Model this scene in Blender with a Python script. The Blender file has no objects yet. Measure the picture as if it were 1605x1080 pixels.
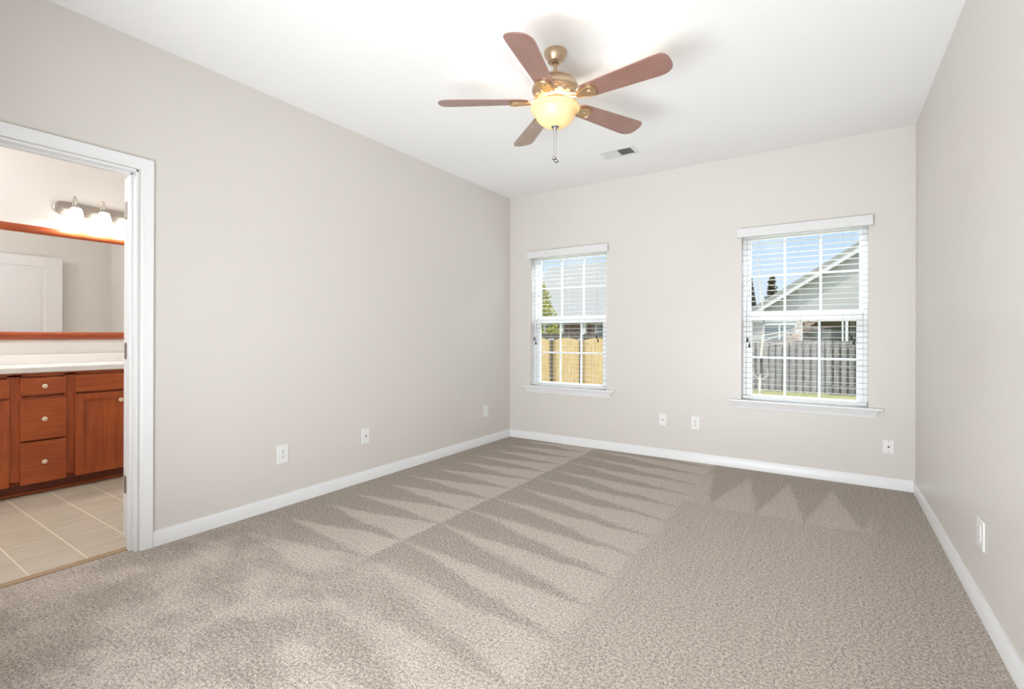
import bpy, bmesh, math, random
from mathutils import Vector, Matrix, noise as mnoise

random.seed(7)
sc = bpy.context.scene
COL = sc.collection
PI = math.pi

# ------------------------------------------------------------------ camera
W_ROOM, H_ROOM = 3.6245, 2.74
yaw, pit, rol = -0.581072, 0.001501, 0.002629
fw = Vector((math.sin(yaw) * math.cos(pit), math.cos(yaw) * math.cos(pit), math.sin(pit)))
r0 = Vector((math.cos(yaw), -math.sin(yaw), 0)); u0 = r0.cross(fw)
rr = r0 * math.cos(rol) + u0 * math.sin(rol)
uu = -r0 * math.sin(rol) + u0 * math.cos(rol)
cam = bpy.data.cameras.new('camera'); cam_o = bpy.data.objects.new('camera', cam); COL.objects.link(cam_o)
cam.sensor_fit = 'HORIZONTAL'; cam.sensor_width = 36.0
cam.lens = 36.0 * 760.437 / 1605.0
cam.shift_y = -14.442 / 1605.0
cam.clip_start = 0.02; cam.clip_end = 400
M3 = Matrix((rr, uu, -fw)).transposed().to_4x4()
M3.translation = Vector((3.09544, -4.67113, 1.15659))
cam_o.matrix_world = M3
sc.camera = cam_o

# ------------------------------------------------------------------ view, world, lights
sc.view_settings.view_transform = 'Standard'
sc.view_settings.look = 'None'
sc.view_settings.exposure = 0.30
sc.view_settings.gamma = 1.0
sc.view_settings.use_curve_mapping = False
sc.cycles.max_bounces = 14
sc.cycles.diffuse_bounces = 8
sc.cycles.transparent_max_bounces = 24
sc.cycles.sample_clamp_indirect = 6.0
sc.cycles.use_denoising = True

world = bpy.data.worlds.new('sky'); sc.world = world; world.use_nodes = True
wn, wl = world.node_tree.nodes, world.node_tree.links
wn.clear()
w_out = wn.new('ShaderNodeOutputWorld'); w_bg = wn.new('ShaderNodeBackground')
w_tc = wn.new('ShaderNodeTexCoord'); w_sep = wn.new('ShaderNodeSeparateXYZ')
w_ramp = wn.new('ShaderNodeValToRGB'); w_noise = wn.new('ShaderNodeTexNoise'); w_cr = wn.new('ShaderNodeValToRGB')
w_mix = wn.new('ShaderNodeMix'); w_mix.data_type = 'RGBA'; w_mix.blend_type = 'LIGHTEN'; w_mix.clamp_result = False
w_ramp.color_ramp.elements[0].position = 0.0; w_ramp.color_ramp.elements[0].color = (0.72, 0.79, 0.85, 1)
w_ramp.color_ramp.elements[1].position = 0.25; w_ramp.color_ramp.elements[1].color = (0.38, 0.58, 0.84, 1)
w_e = w_ramp.color_ramp.elements.new(0.62); w_e.color = (1.5, 1.65, 1.9, 1)
w_noise.inputs['Scale'].default_value = 4.5; w_noise.inputs['Detail'].default_value = 5
w_cr.color_ramp.elements[0].position = 0.52; w_cr.color_ramp.elements[1].position = 0.72
wl.new(w_tc.outputs['Generated'], w_sep.inputs[0]); wl.new(w_sep.outputs['Z'], w_ramp.inputs[0])
wl.new(w_tc.outputs['Generated'], w_noise.inputs['Vector']); wl.new(w_noise.outputs[0], w_cr.inputs[0])
wl.new(w_cr.outputs[0], w_mix.inputs['Factor']); wl.new(w_ramp.outputs[0], w_mix.inputs['A'])
w_mix.inputs['B'].default_value = (0.80, 0.83, 0.87, 1)
wl.new(w_mix.outputs['Result'], w_bg.inputs['Color'])
w_bg.inputs['Strength'].default_value = 1.0
wl.new(w_bg.outputs[0], w_out.inputs[0])


def light(name, kind, loc, energy, color=(1, 1, 1), **kw):
    d = bpy.data.lights.new(name, kind); d.energy = energy; d.color = color
    o = bpy.data.objects.new(name, d); COL.objects.link(o); o.location = loc
    for k, v in kw.items():
        setattr(d, k, v)
    return o


def aim(o, target):
    o.rotation_euler = (Vector(target) - o.location).to_track_quat('-Z', 'Y').to_euler()


sun = light('sun', 'SUN', (-6, -20, 18), 2.2, (1.0, 0.94, 0.84), angle=0.01)
aim(sun, Vector((-6, -20, 18)) + Vector((0.85, 0.48, -0.62)))
# added fill lamp behind the camera, aimed up the room to brighten it
rear_fill = light('rear_fill_lamp', 'AREA', (2.15, -5.05, 0.75), 81, (0.91, 0.96, 1.0), shape='RECTANGLE', size=1.9, size_y=1.2, spread=math.radians(128))
aim(rear_fill, (1.9, -0.6, 2.2))
# unseen lamp added above each window to boost the daylight coming in
for wx in (0.73, 2.89):
    win_fill = light('window_fill_lamp', 'AREA', (wx, 1.0, 2.95), 105, (0.90, 0.96, 1.0), shape='RECTANGLE', size=1.3, size_y=1.0)
    aim(win_fill, (wx, -0.1, 1.3))

# ------------------------------------------------------------------ materials
MATS = {}


class NT:
    """small helper around a material node tree"""

    def __init__(self, name):
        self.m = bpy.data.materials.new(name); self.m.use_nodes = True
        self.n, self.l = self.m.node_tree.nodes, self.m.node_tree.links
        self.p = self.n['Principled BSDF']; self.out = self.n['Material Output']
        self.tc = None

    def coord(self, kind='Object'):
        if not self.tc:
            self.tc = self.n.new('ShaderNodeTexCoord')
        return self.tc.outputs[kind]

    def put(self, sock, v):
        if hasattr(v, 'is_output') or isinstance(v, bpy.types.NodeSocket):
            self.l.new(v, sock)
        else:
            sock.default_value = v

    def math(self, op, a, b=0.0, c=0.0, clamp=False):
        n = self.n.new('ShaderNodeMath'); n.operation = op; n.use_clamp = clamp
        self.put(n.inputs[0], a); self.put(n.inputs[1], b); self.put(n.inputs[2], c)
        return n.outputs[0]

    def step(self, v, lo, hi):
        n = self.n.new('ShaderNodeMapRange'); n.interpolation_type = 'SMOOTHSTEP'
        self.put(n.inputs['Value'], v); n.inputs['From Min'].default_value = lo; n.inputs['From Max'].default_value = hi
        return n.outputs['Result']

    def map(self, v, scale=(1, 1, 1)):
        n = self.n.new('ShaderNodeMapping'); self.l.new(v, n.inputs['Vector']); n.inputs['Scale'].default_value = scale
        return n.outputs[0]

    def noise(self, v, scale, detail=3, rough=0.5):
        n = self.n.new('ShaderNodeTexNoise'); self.l.new(v, n.inputs['Vector'])
        n.inputs['Scale'].default_value = scale; n.inputs['Detail'].default_value = detail; n.inputs['Roughness'].default_value = rough
        return n.outputs[0]

    def mix(self, f, a, b):
        n = self.n.new('ShaderNodeMix'); n.data_type = 'RGBA'
        self.put(n.inputs['Factor'], f)
        self.put(n.inputs['A'], a if not isinstance(a, tuple) else (*a[:3], 1)); self.put(n.inputs['B'], b if not isinstance(b, tuple) else (*b[:3], 1))
        return n.outputs['Result']

    def fmix(self, f, a, b):
        n = self.n.new('ShaderNodeMix'); n.data_type = 'FLOAT'
        self.put(n.inputs['Factor'], f); self.put(n.inputs['A'], a); self.put(n.inputs['B'], b)
        return n.outputs['Result']

    def bump(self, h, strength, dist):
        n = self.n.new('ShaderNodeBump'); self.put(n.inputs['Height'], h)
        n.inputs['Strength'].default_value = strength; n.inputs['Distance'].default_value = dist
        self.l.new(n.outputs[0], self.p.inputs['Normal'])

    def base(self, c):
        self.put(self.p.inputs['Base Color'], c if not isinstance(c, tuple) else (*c[:3], 1))

    def setp(self, **kw):
        for k, v in kw.items():
            self.p.inputs[k.replace('_', ' ')].default_value = v


def plain(name, col, rough=0.5, metal=0.0, spec=0.5, var=0.04, scale=8.0, bump=0.0, bscale=150.0, stretch=(1, 1, 1)):
    """procedural paint: base colour with slight noise variation and optional bump"""
    t = NT(name)
    v = t.map(t.coord(), stretch)
    nz = t.noise(v, scale, 4)
    a = tuple(max(0, c * (1 - var)) for c in col); b = tuple(min(1, c * (1 + var)) for c in col)
    t.base(t.mix(nz, a, b))
    t.p.inputs['Roughness'].default_value = rough; t.p.inputs['Metallic'].default_value = metal
    t.p.inputs['Specular IOR Level'].default_value = spec
    if bump:
        t.bump(t.noise(v, bscale, 3), bump, 0.002)
    MATS[name] = t.m
    return t.m


m_wall = plain('greige_wall_paint', (0.660, 0.628, 0.594), 0.38, spec=0.35, var=0.012, scale=3, bump=0.06, bscale=260)
m_ceil = plain('ceiling_white', (0.865, 0.865, 0.865), 0.8, spec=0.2, var=0.01, scale=3, bump=0.06, bscale=300)
m_bathwall = plain('bathroom_wall_paint', (0.73, 0.705, 0.67), 0.5, spec=0.3, var=0.012, scale=3, bump=0.05, bscale=260)
m_trim = plain('white_trim_gloss', (0.785, 0.79, 0.795), 0.35, var=0.01, scale=6)
m_vinyl = plain('white_vinyl', (0.76, 0.77, 0.78), 0.35, var=0.01, scale=9)
m_slat = plain('blind_white', (0.70, 0.70, 0.70), 0.35, var=0.01, scale=9)
m_plate = plain('outlet_plastic', (0.80, 0.80, 0.79), 0.3, var=0.01, scale=30)
m_slot = plain('slot_dark', (0.03, 0.03, 0.03), 0.6, var=0.05)
m_screw = plain('screw_grey', (0.32, 0.31, 0.30), 0.4, metal=0.6, var=0.05)
m_cord = plain('cord_white', (0.55, 0.55, 0.54), 0.6, var=0.05)
m_tassel = plain('tassel_dark', (0.035, 0.033, 0.03), 0.5, var=0.1)
m_nickel = plain('satin_nickel', (0.50, 0.46, 0.42), 0.32, metal=1.0, var=0.05)
m_hinge = plain('hinge_metal', (0.30, 0.26, 0.23), 0.4, metal=0.9, var=0.08, scale=30)
m_bronze = plain('antique_brass', (0.56, 0.415, 0.285), 0.36, metal=0.9, var=0.12, scale=20)
m_bronze_lt = plain('polished_brass', (0.62, 0.44, 0.26), 0.36, metal=0.85, var=0.08, scale=20)
m_steel = plain('brushed_steel', (0.36, 0.36, 0.37), 0.45, metal=1.0, var=0.06)
m_counter = plain('cultured_marble', (0.82, 0.80, 0.77), 0.22, var=0.02, scale=6)
m_knob = plain('ivory_knob', (0.80, 0.68, 0.50), 0.2, var=0.03)
m_duct_shade = plain('duct_shade', (0.10, 0.10, 0.10), 0.7, var=0.05)
m_louver = plain('register_white', (0.74, 0.74, 0.74), 0.4, var=0.01)


def wood(name, dark, light_, rough, axis, scale=6.0, coat=0.0):
    t = NT(name)
    st = [14, 14, 14]; st[axis] = 0.9
    v = t.map(t.coord(), tuple(st))
    g = t.noise(v, scale, 6, 0.6)
    big = t.noise(t.coord(), 5, 3)
    f = t.step(t.math('ADD', t.math('MULTIPLY', g, 0.65), t.math('MULTIPLY', big, 0.35)), 0.32, 0.68)
    t.base(t.mix(f, dark, light_))
    t.setp(Roughness=rough)
    t.p.inputs['Coat Weight'].default_value = coat
    t.bump(g, 0.05, 0.001)
    return t.m


m_blade = wood('blade_walnut', (0.225, 0.115, 0.090), (0.305, 0.165, 0.134), 0.34, 0, 9.0, coat=0.5)
m_cab_v = wood('cherry_cabinet_vertical', (0.300, 0.055, 0.010), (0.450, 0.100, 0.020), 0.36, 2, 3.0)
m_cab_h = wood('cherry_cabinet_horizontal', (0.300, 0.055, 0.010), (0.450, 0.100, 0.020), 0.36, 1, 3.0)
m_mframe = wood('cherry_mirror_frame', (0.250, 0.045, 0.012), (0.330, 0.070, 0.020), 0.3, 1, 3.0)
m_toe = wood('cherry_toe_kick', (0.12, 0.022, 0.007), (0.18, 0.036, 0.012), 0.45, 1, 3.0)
m_fence_tan = wood('new_cedar_pickets', (0.56, 0.38, 0.17), (0.74, 0.55, 0.29), 0.8, 2, 2.0)
m_fence_grey = wood('weathered_pickets', (0.20, 0.185, 0.175), (0.36, 0.34, 0.325), 0.85, 2, 2.5)
m_fence_dark = wood('dark_pickets', (0.085, 0.075, 0.065), (0.17, 0.15, 0.13), 0.85, 2, 2.5)
m_post = plain('fence_post_wood', (0.15, 0.12, 0.095), 0.8, var=0.2, scale=6)
m_postcap = plain('post_cap_white', (0.8, 0.8, 0.78), 0.6)

# glass
t = NT('window_glass')
tr = t.n.new('ShaderNodeBsdfTransparent'); gl = t.n.new('ShaderNodeBsdfGlossy'); gl.inputs['Roughness'].default_value = 0.02
tr.inputs[0].default_value = (0.97, 0.98, 0.98, 1)
mx = t.n.new('ShaderNodeMixShader'); mx.inputs[0].default_value = 0.003
t.l.new(tr.outputs[0], mx.inputs[1]); t.l.new(gl.outputs[0], mx.inputs[2]); t.l.new(mx.outputs[0], t.out.inputs[0])
m_glass = t.m

# mirror
t = NT('mirror_silver'); t.base((0.90, 0.91, 0.90)); t.setp(Metallic=1.0, Roughness=0.01)
m_mirror = t.m

# lamp bowl (alabaster glass, lit)
t = NT('alabaster_glass')
v = t.coord()
nz = t.noise(v, 9, 4)
colr = t.mix(nz, (0.80, 0.62, 0.33), (0.85, 0.70, 0.42))
di = t.n.new('ShaderNodeBsdfDiffuse'); tl = t.n.new('ShaderNodeBsdfTranslucent'); em = t.n.new('ShaderNodeEmission')
gs = t.n.new('ShaderNodeBsdfGlossy'); gs.inputs['Roughness'].default_value = 0.4
t.l.new(colr, di.inputs[0]); t.l.new(colr, tl.inputs[0])
em.inputs[0].default_value = (1.0, 0.72, 0.30, 1); em.inputs[1].default_value = 0.10
mx1 = t.n.new('ShaderNodeMixShader'); mx1.inputs[0].default_value = 0.09
t.l.new(di.outputs[0], mx1.inputs[1]); t.l.new(tl.outputs[0], mx1.inputs[2])
mx2 = t.n.new('ShaderNodeMixShader'); mx2.inputs[0].default_value = 0.06
t.l.new(mx1.outputs[0], mx2.inputs[1]); t.l.new(gs.outputs[0], mx2.inputs[2])
ad = t.n.new('ShaderNodeAddShader'); t.l.new(mx2.outputs[0], ad.inputs[0]); t.l.new(em.outputs[0], ad.inputs[1])
t.l.new(ad.outputs[0], t.out.inputs[0])
m_bowl = t.m

# lit vanity shades
t = NT('lit_vanity_shade'); t.base((0.9, 0.88, 0.84)); t.setp(Roughness=0.3)
t.p.inputs['Emission Color'].default_value = (1.0, 0.93, 0.82, 1); t.p.inputs['Emission Strength'].default_value = 4.0
m_shade = t.m

# carpet with vacuum nap
t = NT('cut_pile_carpet')
P = t.coord()
sep = t.n.new('ShaderNodeSeparateXYZ'); t.l.new(P, sep.inputs[0])
X, Y = sep.outputs['X'], sep.outputs['Y']
wob = t.math('SUBTRACT', t.noise(P, 3.2, 3), 0.5)
wob2 = t.math('SUBTRACT', t.noise(P, 34, 4, 0.75), 0.5)
xd = t.math('ADD', X, t.math('ADD', t.math('MULTIPLY', wob, 0.05), t.math('MULTIPLY', wob2, 0.085)))
yd = t.math('ADD', Y, t.math('ADD', t.math('MULTIPLY', wob, 0.10), t.math('MULTIPLY', wob2, 0.085)))
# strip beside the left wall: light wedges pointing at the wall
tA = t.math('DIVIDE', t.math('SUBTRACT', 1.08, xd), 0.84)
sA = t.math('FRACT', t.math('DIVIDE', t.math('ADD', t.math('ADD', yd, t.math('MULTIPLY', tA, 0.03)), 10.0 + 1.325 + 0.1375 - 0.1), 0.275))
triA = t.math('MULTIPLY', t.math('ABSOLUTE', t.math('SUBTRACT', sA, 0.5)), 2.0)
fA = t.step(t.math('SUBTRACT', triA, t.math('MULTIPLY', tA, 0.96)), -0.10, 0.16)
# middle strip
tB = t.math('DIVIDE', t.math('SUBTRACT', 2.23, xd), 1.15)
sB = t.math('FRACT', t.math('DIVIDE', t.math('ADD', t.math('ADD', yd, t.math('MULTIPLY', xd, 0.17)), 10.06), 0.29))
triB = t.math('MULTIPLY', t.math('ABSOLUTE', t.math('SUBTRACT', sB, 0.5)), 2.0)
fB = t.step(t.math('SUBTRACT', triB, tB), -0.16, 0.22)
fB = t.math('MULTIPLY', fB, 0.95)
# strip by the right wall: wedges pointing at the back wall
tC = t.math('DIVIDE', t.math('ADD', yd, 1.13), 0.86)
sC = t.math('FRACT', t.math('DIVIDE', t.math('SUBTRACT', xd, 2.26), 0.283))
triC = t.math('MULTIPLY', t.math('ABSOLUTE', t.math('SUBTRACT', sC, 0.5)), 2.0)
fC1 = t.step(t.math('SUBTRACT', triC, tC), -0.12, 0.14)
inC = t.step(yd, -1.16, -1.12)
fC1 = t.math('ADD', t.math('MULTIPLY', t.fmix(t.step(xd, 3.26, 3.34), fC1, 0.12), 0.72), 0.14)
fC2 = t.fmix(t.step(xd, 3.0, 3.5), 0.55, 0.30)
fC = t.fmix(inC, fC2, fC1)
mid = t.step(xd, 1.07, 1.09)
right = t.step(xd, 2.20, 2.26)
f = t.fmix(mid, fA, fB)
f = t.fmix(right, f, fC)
# the foreground is walked over: blotchy
blot = t.step(t.noise(P, 3.4, 5, 0.62), 0.38, 0.64)
near = t.step(t.math('ADD', Y, t.math('MULTIPLY', wob, 0.9)), -2.75, -3.45)
near = t.math('MULTIPLY', near, t.math('SUBTRACT', 1.0, t.math('MULTIPLY', t.step(xd, 1.1, 2.3), 0.75)))
f = t.fmix(t.math('MULTIPLY', near, 0.85), f, blot)
# fine brush tracks
trk = t.noise(t.map(P, (3.0, 70, 1)), 1.0, 3, 0.6)
trk2 = t.noise(t.map(P, (60, 2.5, 1)), 1.0, 3, 0.6)
trk = t.fmix(right, trk, trk2)
f = t.math('ADD', f, t.math('MULTIPLY', t.math('SUBTRACT', trk, 0.5), 0.75))
tuft = t.noise(P, 190, 2, 0.6)
tuft_b = t.noise(P, 85, 3, 0.7)
f2 = t.math('ADD', t.math('ADD', t.math('MULTIPLY', f, 0.36), t.math('MULTIPLY', t.math('SUBTRACT', tuft, 0.5), 2.2)),
            t.math('ADD', t.math('MULTIPLY', t.math('SUBTRACT', tuft_b, 0.5), 2.4), 0.26), clamp=True)
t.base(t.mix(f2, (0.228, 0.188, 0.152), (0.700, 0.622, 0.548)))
t.setp(Roughness=0.95); t.p.inputs['Specular IOR Level'].default_value = 0.1
t.p.inputs['Sheen Weight'].default_value = 0.15
t.bump(t.math('ADD', tuft, t.math('MULTIPLY', trk, 0.6)), 0.75, 0.006)
m_carpet = t.m

# bathroom vinyl
t = NT('stone_look_vinyl')
P = t.coord(); sep = t.n.new('ShaderNodeSeparateXYZ'); t.l.new(P, sep.inputs[0])
yj = t.math('ABSOLUTE', t.math('SUBTRACT', t.math('FRACT', t.math('DIVIDE', t.math('ADD', sep.outputs['Y'], 3.77 + 0.111 + 4.44), 0.222)), 0.5))
jl = t.math('SUBTRACT', 1.0, t.step(yj, 0.008, 0.02))
g = t.noise(t.map(P, (26, 1.6, 1)), 1.0, 5, 0.65)
g2 = t.noise(P, 3.0, 4)
c = t.mix(t.step(t.math('ADD', t.math('MULTIPLY', g, 0.7), t.math('MULTIPLY', g2, 0.3)), 0.3, 0.7), (0.43, 0.375, 0.285), (0.56, 0.505, 0.405))
t.base(t.mix(jl, c, (0.80, 0.72, 0.58))); t.setp(Roughness=0.4)
m_tile = t.m
m_transition = plain('transition_strip_tan', (0.36, 0.24, 0.14), 0.6, var=0.25, scale=40)


# outdoors
def siding(name, col, pitch):
    t = NT(name); P = t.coord(); sp = t.n.new('ShaderNodeSeparateXYZ'); t.l.new(P, sp.inputs[0])
    fr = t.math('FRACT', t.math('DIVIDE', sp.outputs['Z'], pitch))
    t.base(t.mix(t.step(fr, 0.0, 0.12), tuple(c * 0.62 for c in col), col)); t.setp(Roughness=0.7)
    t.bump(fr, 0.6, 0.02)
    return t.m


m_siding = siding('lap_siding_grey', (0.54, 0.53, 0.51), 0.16)


def brickmat(name, a, b, mortar, scale):
    t = NT(name); n = t.n.new('ShaderNodeTexBrick')
    vm = t.n.new('ShaderNodeMapping'); vm.inputs['Rotation'].default_value = (PI / 2, 0, 0); t.l.new(t.coord(), vm.inputs[0]); t.l.new(vm.outputs[0], n.inputs['Vector'])
    n.inputs['Color1'].default_value = (*a, 1); n.inputs['Color2'].default_value = (*b, 1); n.inputs['Mortar'].default_value = (*mortar, 1)
    n.inputs['Scale'].default_value = scale; n.inputs['Mortar Size'].default_value = 0.02
    n.inputs['Brick Width'].default_value = 0.8; n.inputs['Row Height'].default_value = 0.27
    t.l.new(n.outputs[0], t.p.inputs['Base Color']); t.setp(Roughness=0.85)
    return t.m


m_brick = brickmat('house_brick', (0.19, 0.125, 0.105), (0.26, 0.17, 0.14), (0.40, 0.36, 0.33), 3.0)
m_shingle = plain('roof_shingles', (0.36, 0.35, 0.325), 0.9, var=0.16, scale=5, bump=0.4, bscale=30)
m_extwhite = plain('exterior_white', (0.74, 0.74, 0.73), 0.6, var=0.02)
m_darkwin = plain('dark_window_glass', (0.22, 0.25, 0.27), 0.15, var=0.2, scale=2)
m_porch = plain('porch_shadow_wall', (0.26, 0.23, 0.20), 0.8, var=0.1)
m_bark = plain('pale_bark', (0.70, 0.64, 0.57), 0.8, var=0.2, scale=18)
m_twig = plain('pink_twigs', (0.52, 0.36, 0.29), 0.8, var=0.25, scale=10)
m_leaf_y = plain('yellow_green_leaves', (0.48, 0.47, 0.10), 0.6, var=0.55, scale=3)
m_everg = plain('evergreen_needles', (0.10, 0.085, 0.04), 0.8, var=0.5, scale=5)
t = NT('spring_lawn'); P = t.coord()
t.base(t.mix(t.step(t.noise(P, 1.1, 5, 0.7), 0.35, 0.65), (0.50, 0.43, 0.24), (0.34, 0.38, 0.14))); t.setp(Roughness=0.95)
t.bump(t.noise(P, 40, 3), 0.5, 0.03)
m_lawn = t.m


# ------------------------------------------------------------------ mesh helpers
class MB:
    """collects shapes in world coordinates, then links them as one mesh object"""

    def __init__(self):
        self.b = bmesh.new()

    def box(self, x0, x1, y0, y1, z0, z1, mtx=None):
        vs = [self.b.verts.new((x, y, z)) for z in (z0, z1) for x, y in ((x0, y0), (x1, y0), (x1, y1), (x0, y1))]
        if mtx is not None:
            for v in vs:
                v.co = mtx @ v.co
        for f in ((3, 2, 1, 0), (4, 5, 6, 7), (0, 1, 5, 4), (1, 2, 6, 5), (2, 3, 7, 6), (3, 0, 4, 7)):
            self.b.faces.new([vs[i] for i in f])
        return self

    def prism(self, poly, lo, hi, axis, mtx=None):
        """extrude a 2D polygon along an axis; poly in the remaining two axes (in order x,y,z)"""
        def pt(p, w):
            c = list(p); c.insert(axis, w); return Vector(c)
        a = [self.b.verts.new(pt(p, lo)) for p in poly]; b = [self.b.verts.new(pt(p, hi)) for p in poly]
        if mtx is not None:
            for v in a + b:
                v.co = mtx @ v.co
        n = len(poly)
        self.b.faces.new(a[::-1]); self.b.faces.new(b)
        for i in range(n):
            self.b.faces.new((a[i], a[(i + 1) % n], b[(i + 1) % n], b[i]))
        return self

    def lathe(self, prof, c=(0, 0, 0), seg=40, mtx=None, closed=False):
        rings = []
        for r, z in prof:
            if r < 1e-5:
                rings.append([self.b.verts.new((c[0], c[1], c[2] + z))])
            else:
                rings.append([self.b.verts.new((c[0] + r * math.cos(2 * PI * i / seg), c[1] + r * math.sin(2 * PI * i / seg), c[2] + z)) for i in range(seg)])
        if mtx is not None:
            for R in rings:
                for v in R:
                    v.co = mtx @ v.co
        pairs = list(zip(rings[:-1], rings[1:]))
        if closed:
            pairs.append((rings[-1], rings[0]))
        for A, B in pairs:
            for i in range(seg):
                j = (i + 1) % seg
                if len(A) == 1 and len(B) == 1:
                    continue
                if len(A) == 1:
                    self.b.faces.new((A[0], B[j], B[i]))
                elif len(B) == 1:
                    self.b.faces.new((A[i], A[j], B[0]))
                else:
                    self.b.faces.new((A[i], A[j], B[j], B[i]))
        return self

    def tube(self, pts, rad, seg=8):
        pts = [Vector(p) for p in pts]
        rads = rad if isinstance(rad, (list, tuple)) else [rad] * len(pts)
        rings = []
        up = Vector((0, 0, 1))
        for i, p in enumerate(pts):
            d = (pts[min(i + 1, len(pts) - 1)] - pts[max(i - 1, 0)]).normalized()
            a = d.cross(up)
            if a.length < 0.05:
                a = d.cross(Vector((1, 0, 0)))
            a.normalize(); b2 = d.cross(a)
            rings.append([self.b.verts.new(p + (a * math.cos(2 * PI * k / seg) + b2 * math.sin(2 * PI * k / seg)) * rads[i]) for k in range(seg)])
        for A, B in zip(rings[:-1], rings[1:]):
            for k in range(seg):
                self.b.faces.new((A[k], A[(k + 1) % seg], B[(k + 1) % seg], B[k]))
        self.b.faces.new(rings[0][::-1]); self.b.faces.new(rings[-1])
        return self

    def quad(self, a, b, c, d):
        self.b.faces.new([self.b.verts.new(p) for p in (a, b, c, d)])
        return self

    def build(self, name, mat, parent=None, bevel=0.0, smooth=True, origin=None, seg=2):
        bm = self.b
        bmesh.ops.recalc_face_normals(bm, faces=bm.faces)
        if origin is None and parent is None:
            cs = [v.co for v in bm.verts]
            origin = Vector((sum(c.x for c in cs) / len(cs), sum(c.y for c in cs) / len(cs), min(c.z for c in cs))) * 0
        wo = Vector(origin) if origin is not None else world_loc(parent)
        for v in bm.verts:
            v.co -= wo
        me = bpy.data.meshes.new(name); bm.to_mesh(me); bm.free()
        me.materials.append(mat)
        if smooth:
            for p in me.polygons:
                p.use_smooth = True
            me.set_sharp_from_angle(angle=math.radians(32))
        o = bpy.data.objects.new(name, me); COL.objects.link(o)
        if parent is not None:
            o.parent = parent; o.location = wo - world_loc(parent)
        else:
            o.location = wo
        if bevel:
            md = o.modifiers.new('bevel', 'BEVEL'); md.width = bevel; md.segments = seg; md.limit_method = 'ANGLE'; md.angle_limit = math.radians(40)
        return o


def world_loc(o):
    v = Vector((0, 0, 0))
    while o is not None:
        v += o.location; o = o.parent
    return v


def tag(o, label, cat, group=None, kind=None):
    o['label'] = label; o['category'] = cat
    if group:
        o['group'] = group
    if kind:
        o['kind'] = kind
    return o


def thing(name, loc, label, cat, group=None, kind=None):
    o = bpy.data.objects.new(name, None); COL.objects.link(o); o.location = loc; o.empty_display_size = 0.1
    return tag(o, label, cat, group, kind)


def struct(o, label, cat):
    return tag(o, label, cat, kind='structure')


# ------------------------------------------------------------------ room shell
YR = -5.2                                     # rear end of the room (behind the camera)
WX = W_ROOM
DY0, DY1, DZ = -4.362, -3.600, 2.040          # bathroom doorway in the left wall
WINX = [(0.28, 1.18), (2.44, 3.34)]
WZ0, WZ1 = 0.59, 2.085

struct(MB().box(-0.07, WX, YR, 0, -0.12, 0).build('floor', m_carpet, smooth=False), 'taupe cut pile carpet with vacuum stripes across the bedroom', 'floor')
struct(MB().box(-0.115, WX + 0.12, YR - .12, 0.16, H_ROOM, H_ROOM + 0.15).build('ceiling', m_ceil, smooth=False), 'flat white bedroom ceiling', 'ceiling')
mb = MB()
mb.box(-0.115, 0, DY1 + .002, 0.16, -0.12, H_ROOM); mb.box(-0.115, 0, YR - .12, DY0 - .002, -0.12, H_ROOM); mb.box(-0.115, 0, DY0 - .002, DY1 + .002, DZ + .002, H_ROOM)
struct(mb.build('wall_left', m_wall, smooth=False), 'long greige wall with the bathroom doorway', 'wall')
mb = MB()
xs = [0, WINX[0][0], WINX[0][1], WINX[1][0], WINX[1][1], WX]
for i in range(5):
    if i in (1, 3):
        mb.box(xs[i], xs[i + 1], 0, 0.16, -0.12, WZ0); mb.box(xs[i], xs[i + 1], 0, 0.16, WZ1, H_ROOM)
    else:
        mb.box(xs[i], xs[i + 1], 0, 0.16, -0.12, H_ROOM)
struct(mb.build('wall_back', m_wall, smooth=False), 'greige far wall holding the two windows', 'wall')
struct(MB().box(WX, WX + 0.12, YR - .12, 0.16, -0.12, H_ROOM).build('wall_right', m_wall, smooth=False), 'greige wall at the right edge without openings', 'wall')
struct(MB().box(0, WX, YR - .12, YR, -0.12, H_ROOM).build('wall_rear', m_wall, smooth=False), 'greige wall behind the viewpoint', 'wall')

# baseboards
BH, BT = 0.0833, 0.013
prof = [(0, 0), (BT, 0), (BT, BH - 0.018), (BT - 0.004, BH - 0.010), (BT - 0.006, BH), (0, BH)]
mb = MB(); mb.prism([(x, z) for x, z in prof], -3.533, 0, 1)
struct(mb.build('baseboard_left', m_trim), 'white baseboard along the left wall', 'baseboard')
mb = MB(); mb.prism([(-x, z) for x, z in prof], BT, WX - BT, 0)
struct(mb.build('baseboard_back', m_trim), 'white baseboard under the windows', 'baseboard')
mb = MB(); mb.prism([(WX - x, z) for x, z in prof], YR, 0, 1)
struct(mb.build('baseboard_right', m_trim), 'white baseboard along the right wall', 'baseboard')

# ------------------------------------------------------------------ bathroom shell
BX = -2.25
BY1 = -2.37
BY0 = -5.2
struct(MB().box(BX, -0.07, BY0, BY1, -0.12, -0.003).build('floor_bathroom', m_tile, smooth=False), 'beige stone-look vinyl floor of the bathroom', 'floor')
struct(MB().box(BX - .1, -0.115, BY0 - .1, BY1 + .1, H_ROOM, H_ROOM + .1).build('ceiling_bathroom', m_ceil, smooth=False), 'white bathroom ceiling', 'ceiling')
struct(MB().box(BX - .1, BX, BY0 - .1, BY1 + .1, -0.12, H_ROOM).build('wall_bathroom_vanity', m_bathwall, smooth=False), 'cream bathroom wall behind the vanity and mirror', 'wall')
struct(MB().box(BX, -0.117, BY1, BY1 + .1, -0.12, H_ROOM).build('wall_bathroom_end', m_bathwall, smooth=False), 'cream bathroom end wall seen only in the mirror', 'wall')
struct(MB().box(BX, -0.117, BY0 - .1, BY0, -0.12, H_ROOM).build('wall_bathroom_near', m_bathwall, smooth=False), 'cream bathroom wall out of sight to the left', 'wall')
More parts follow.
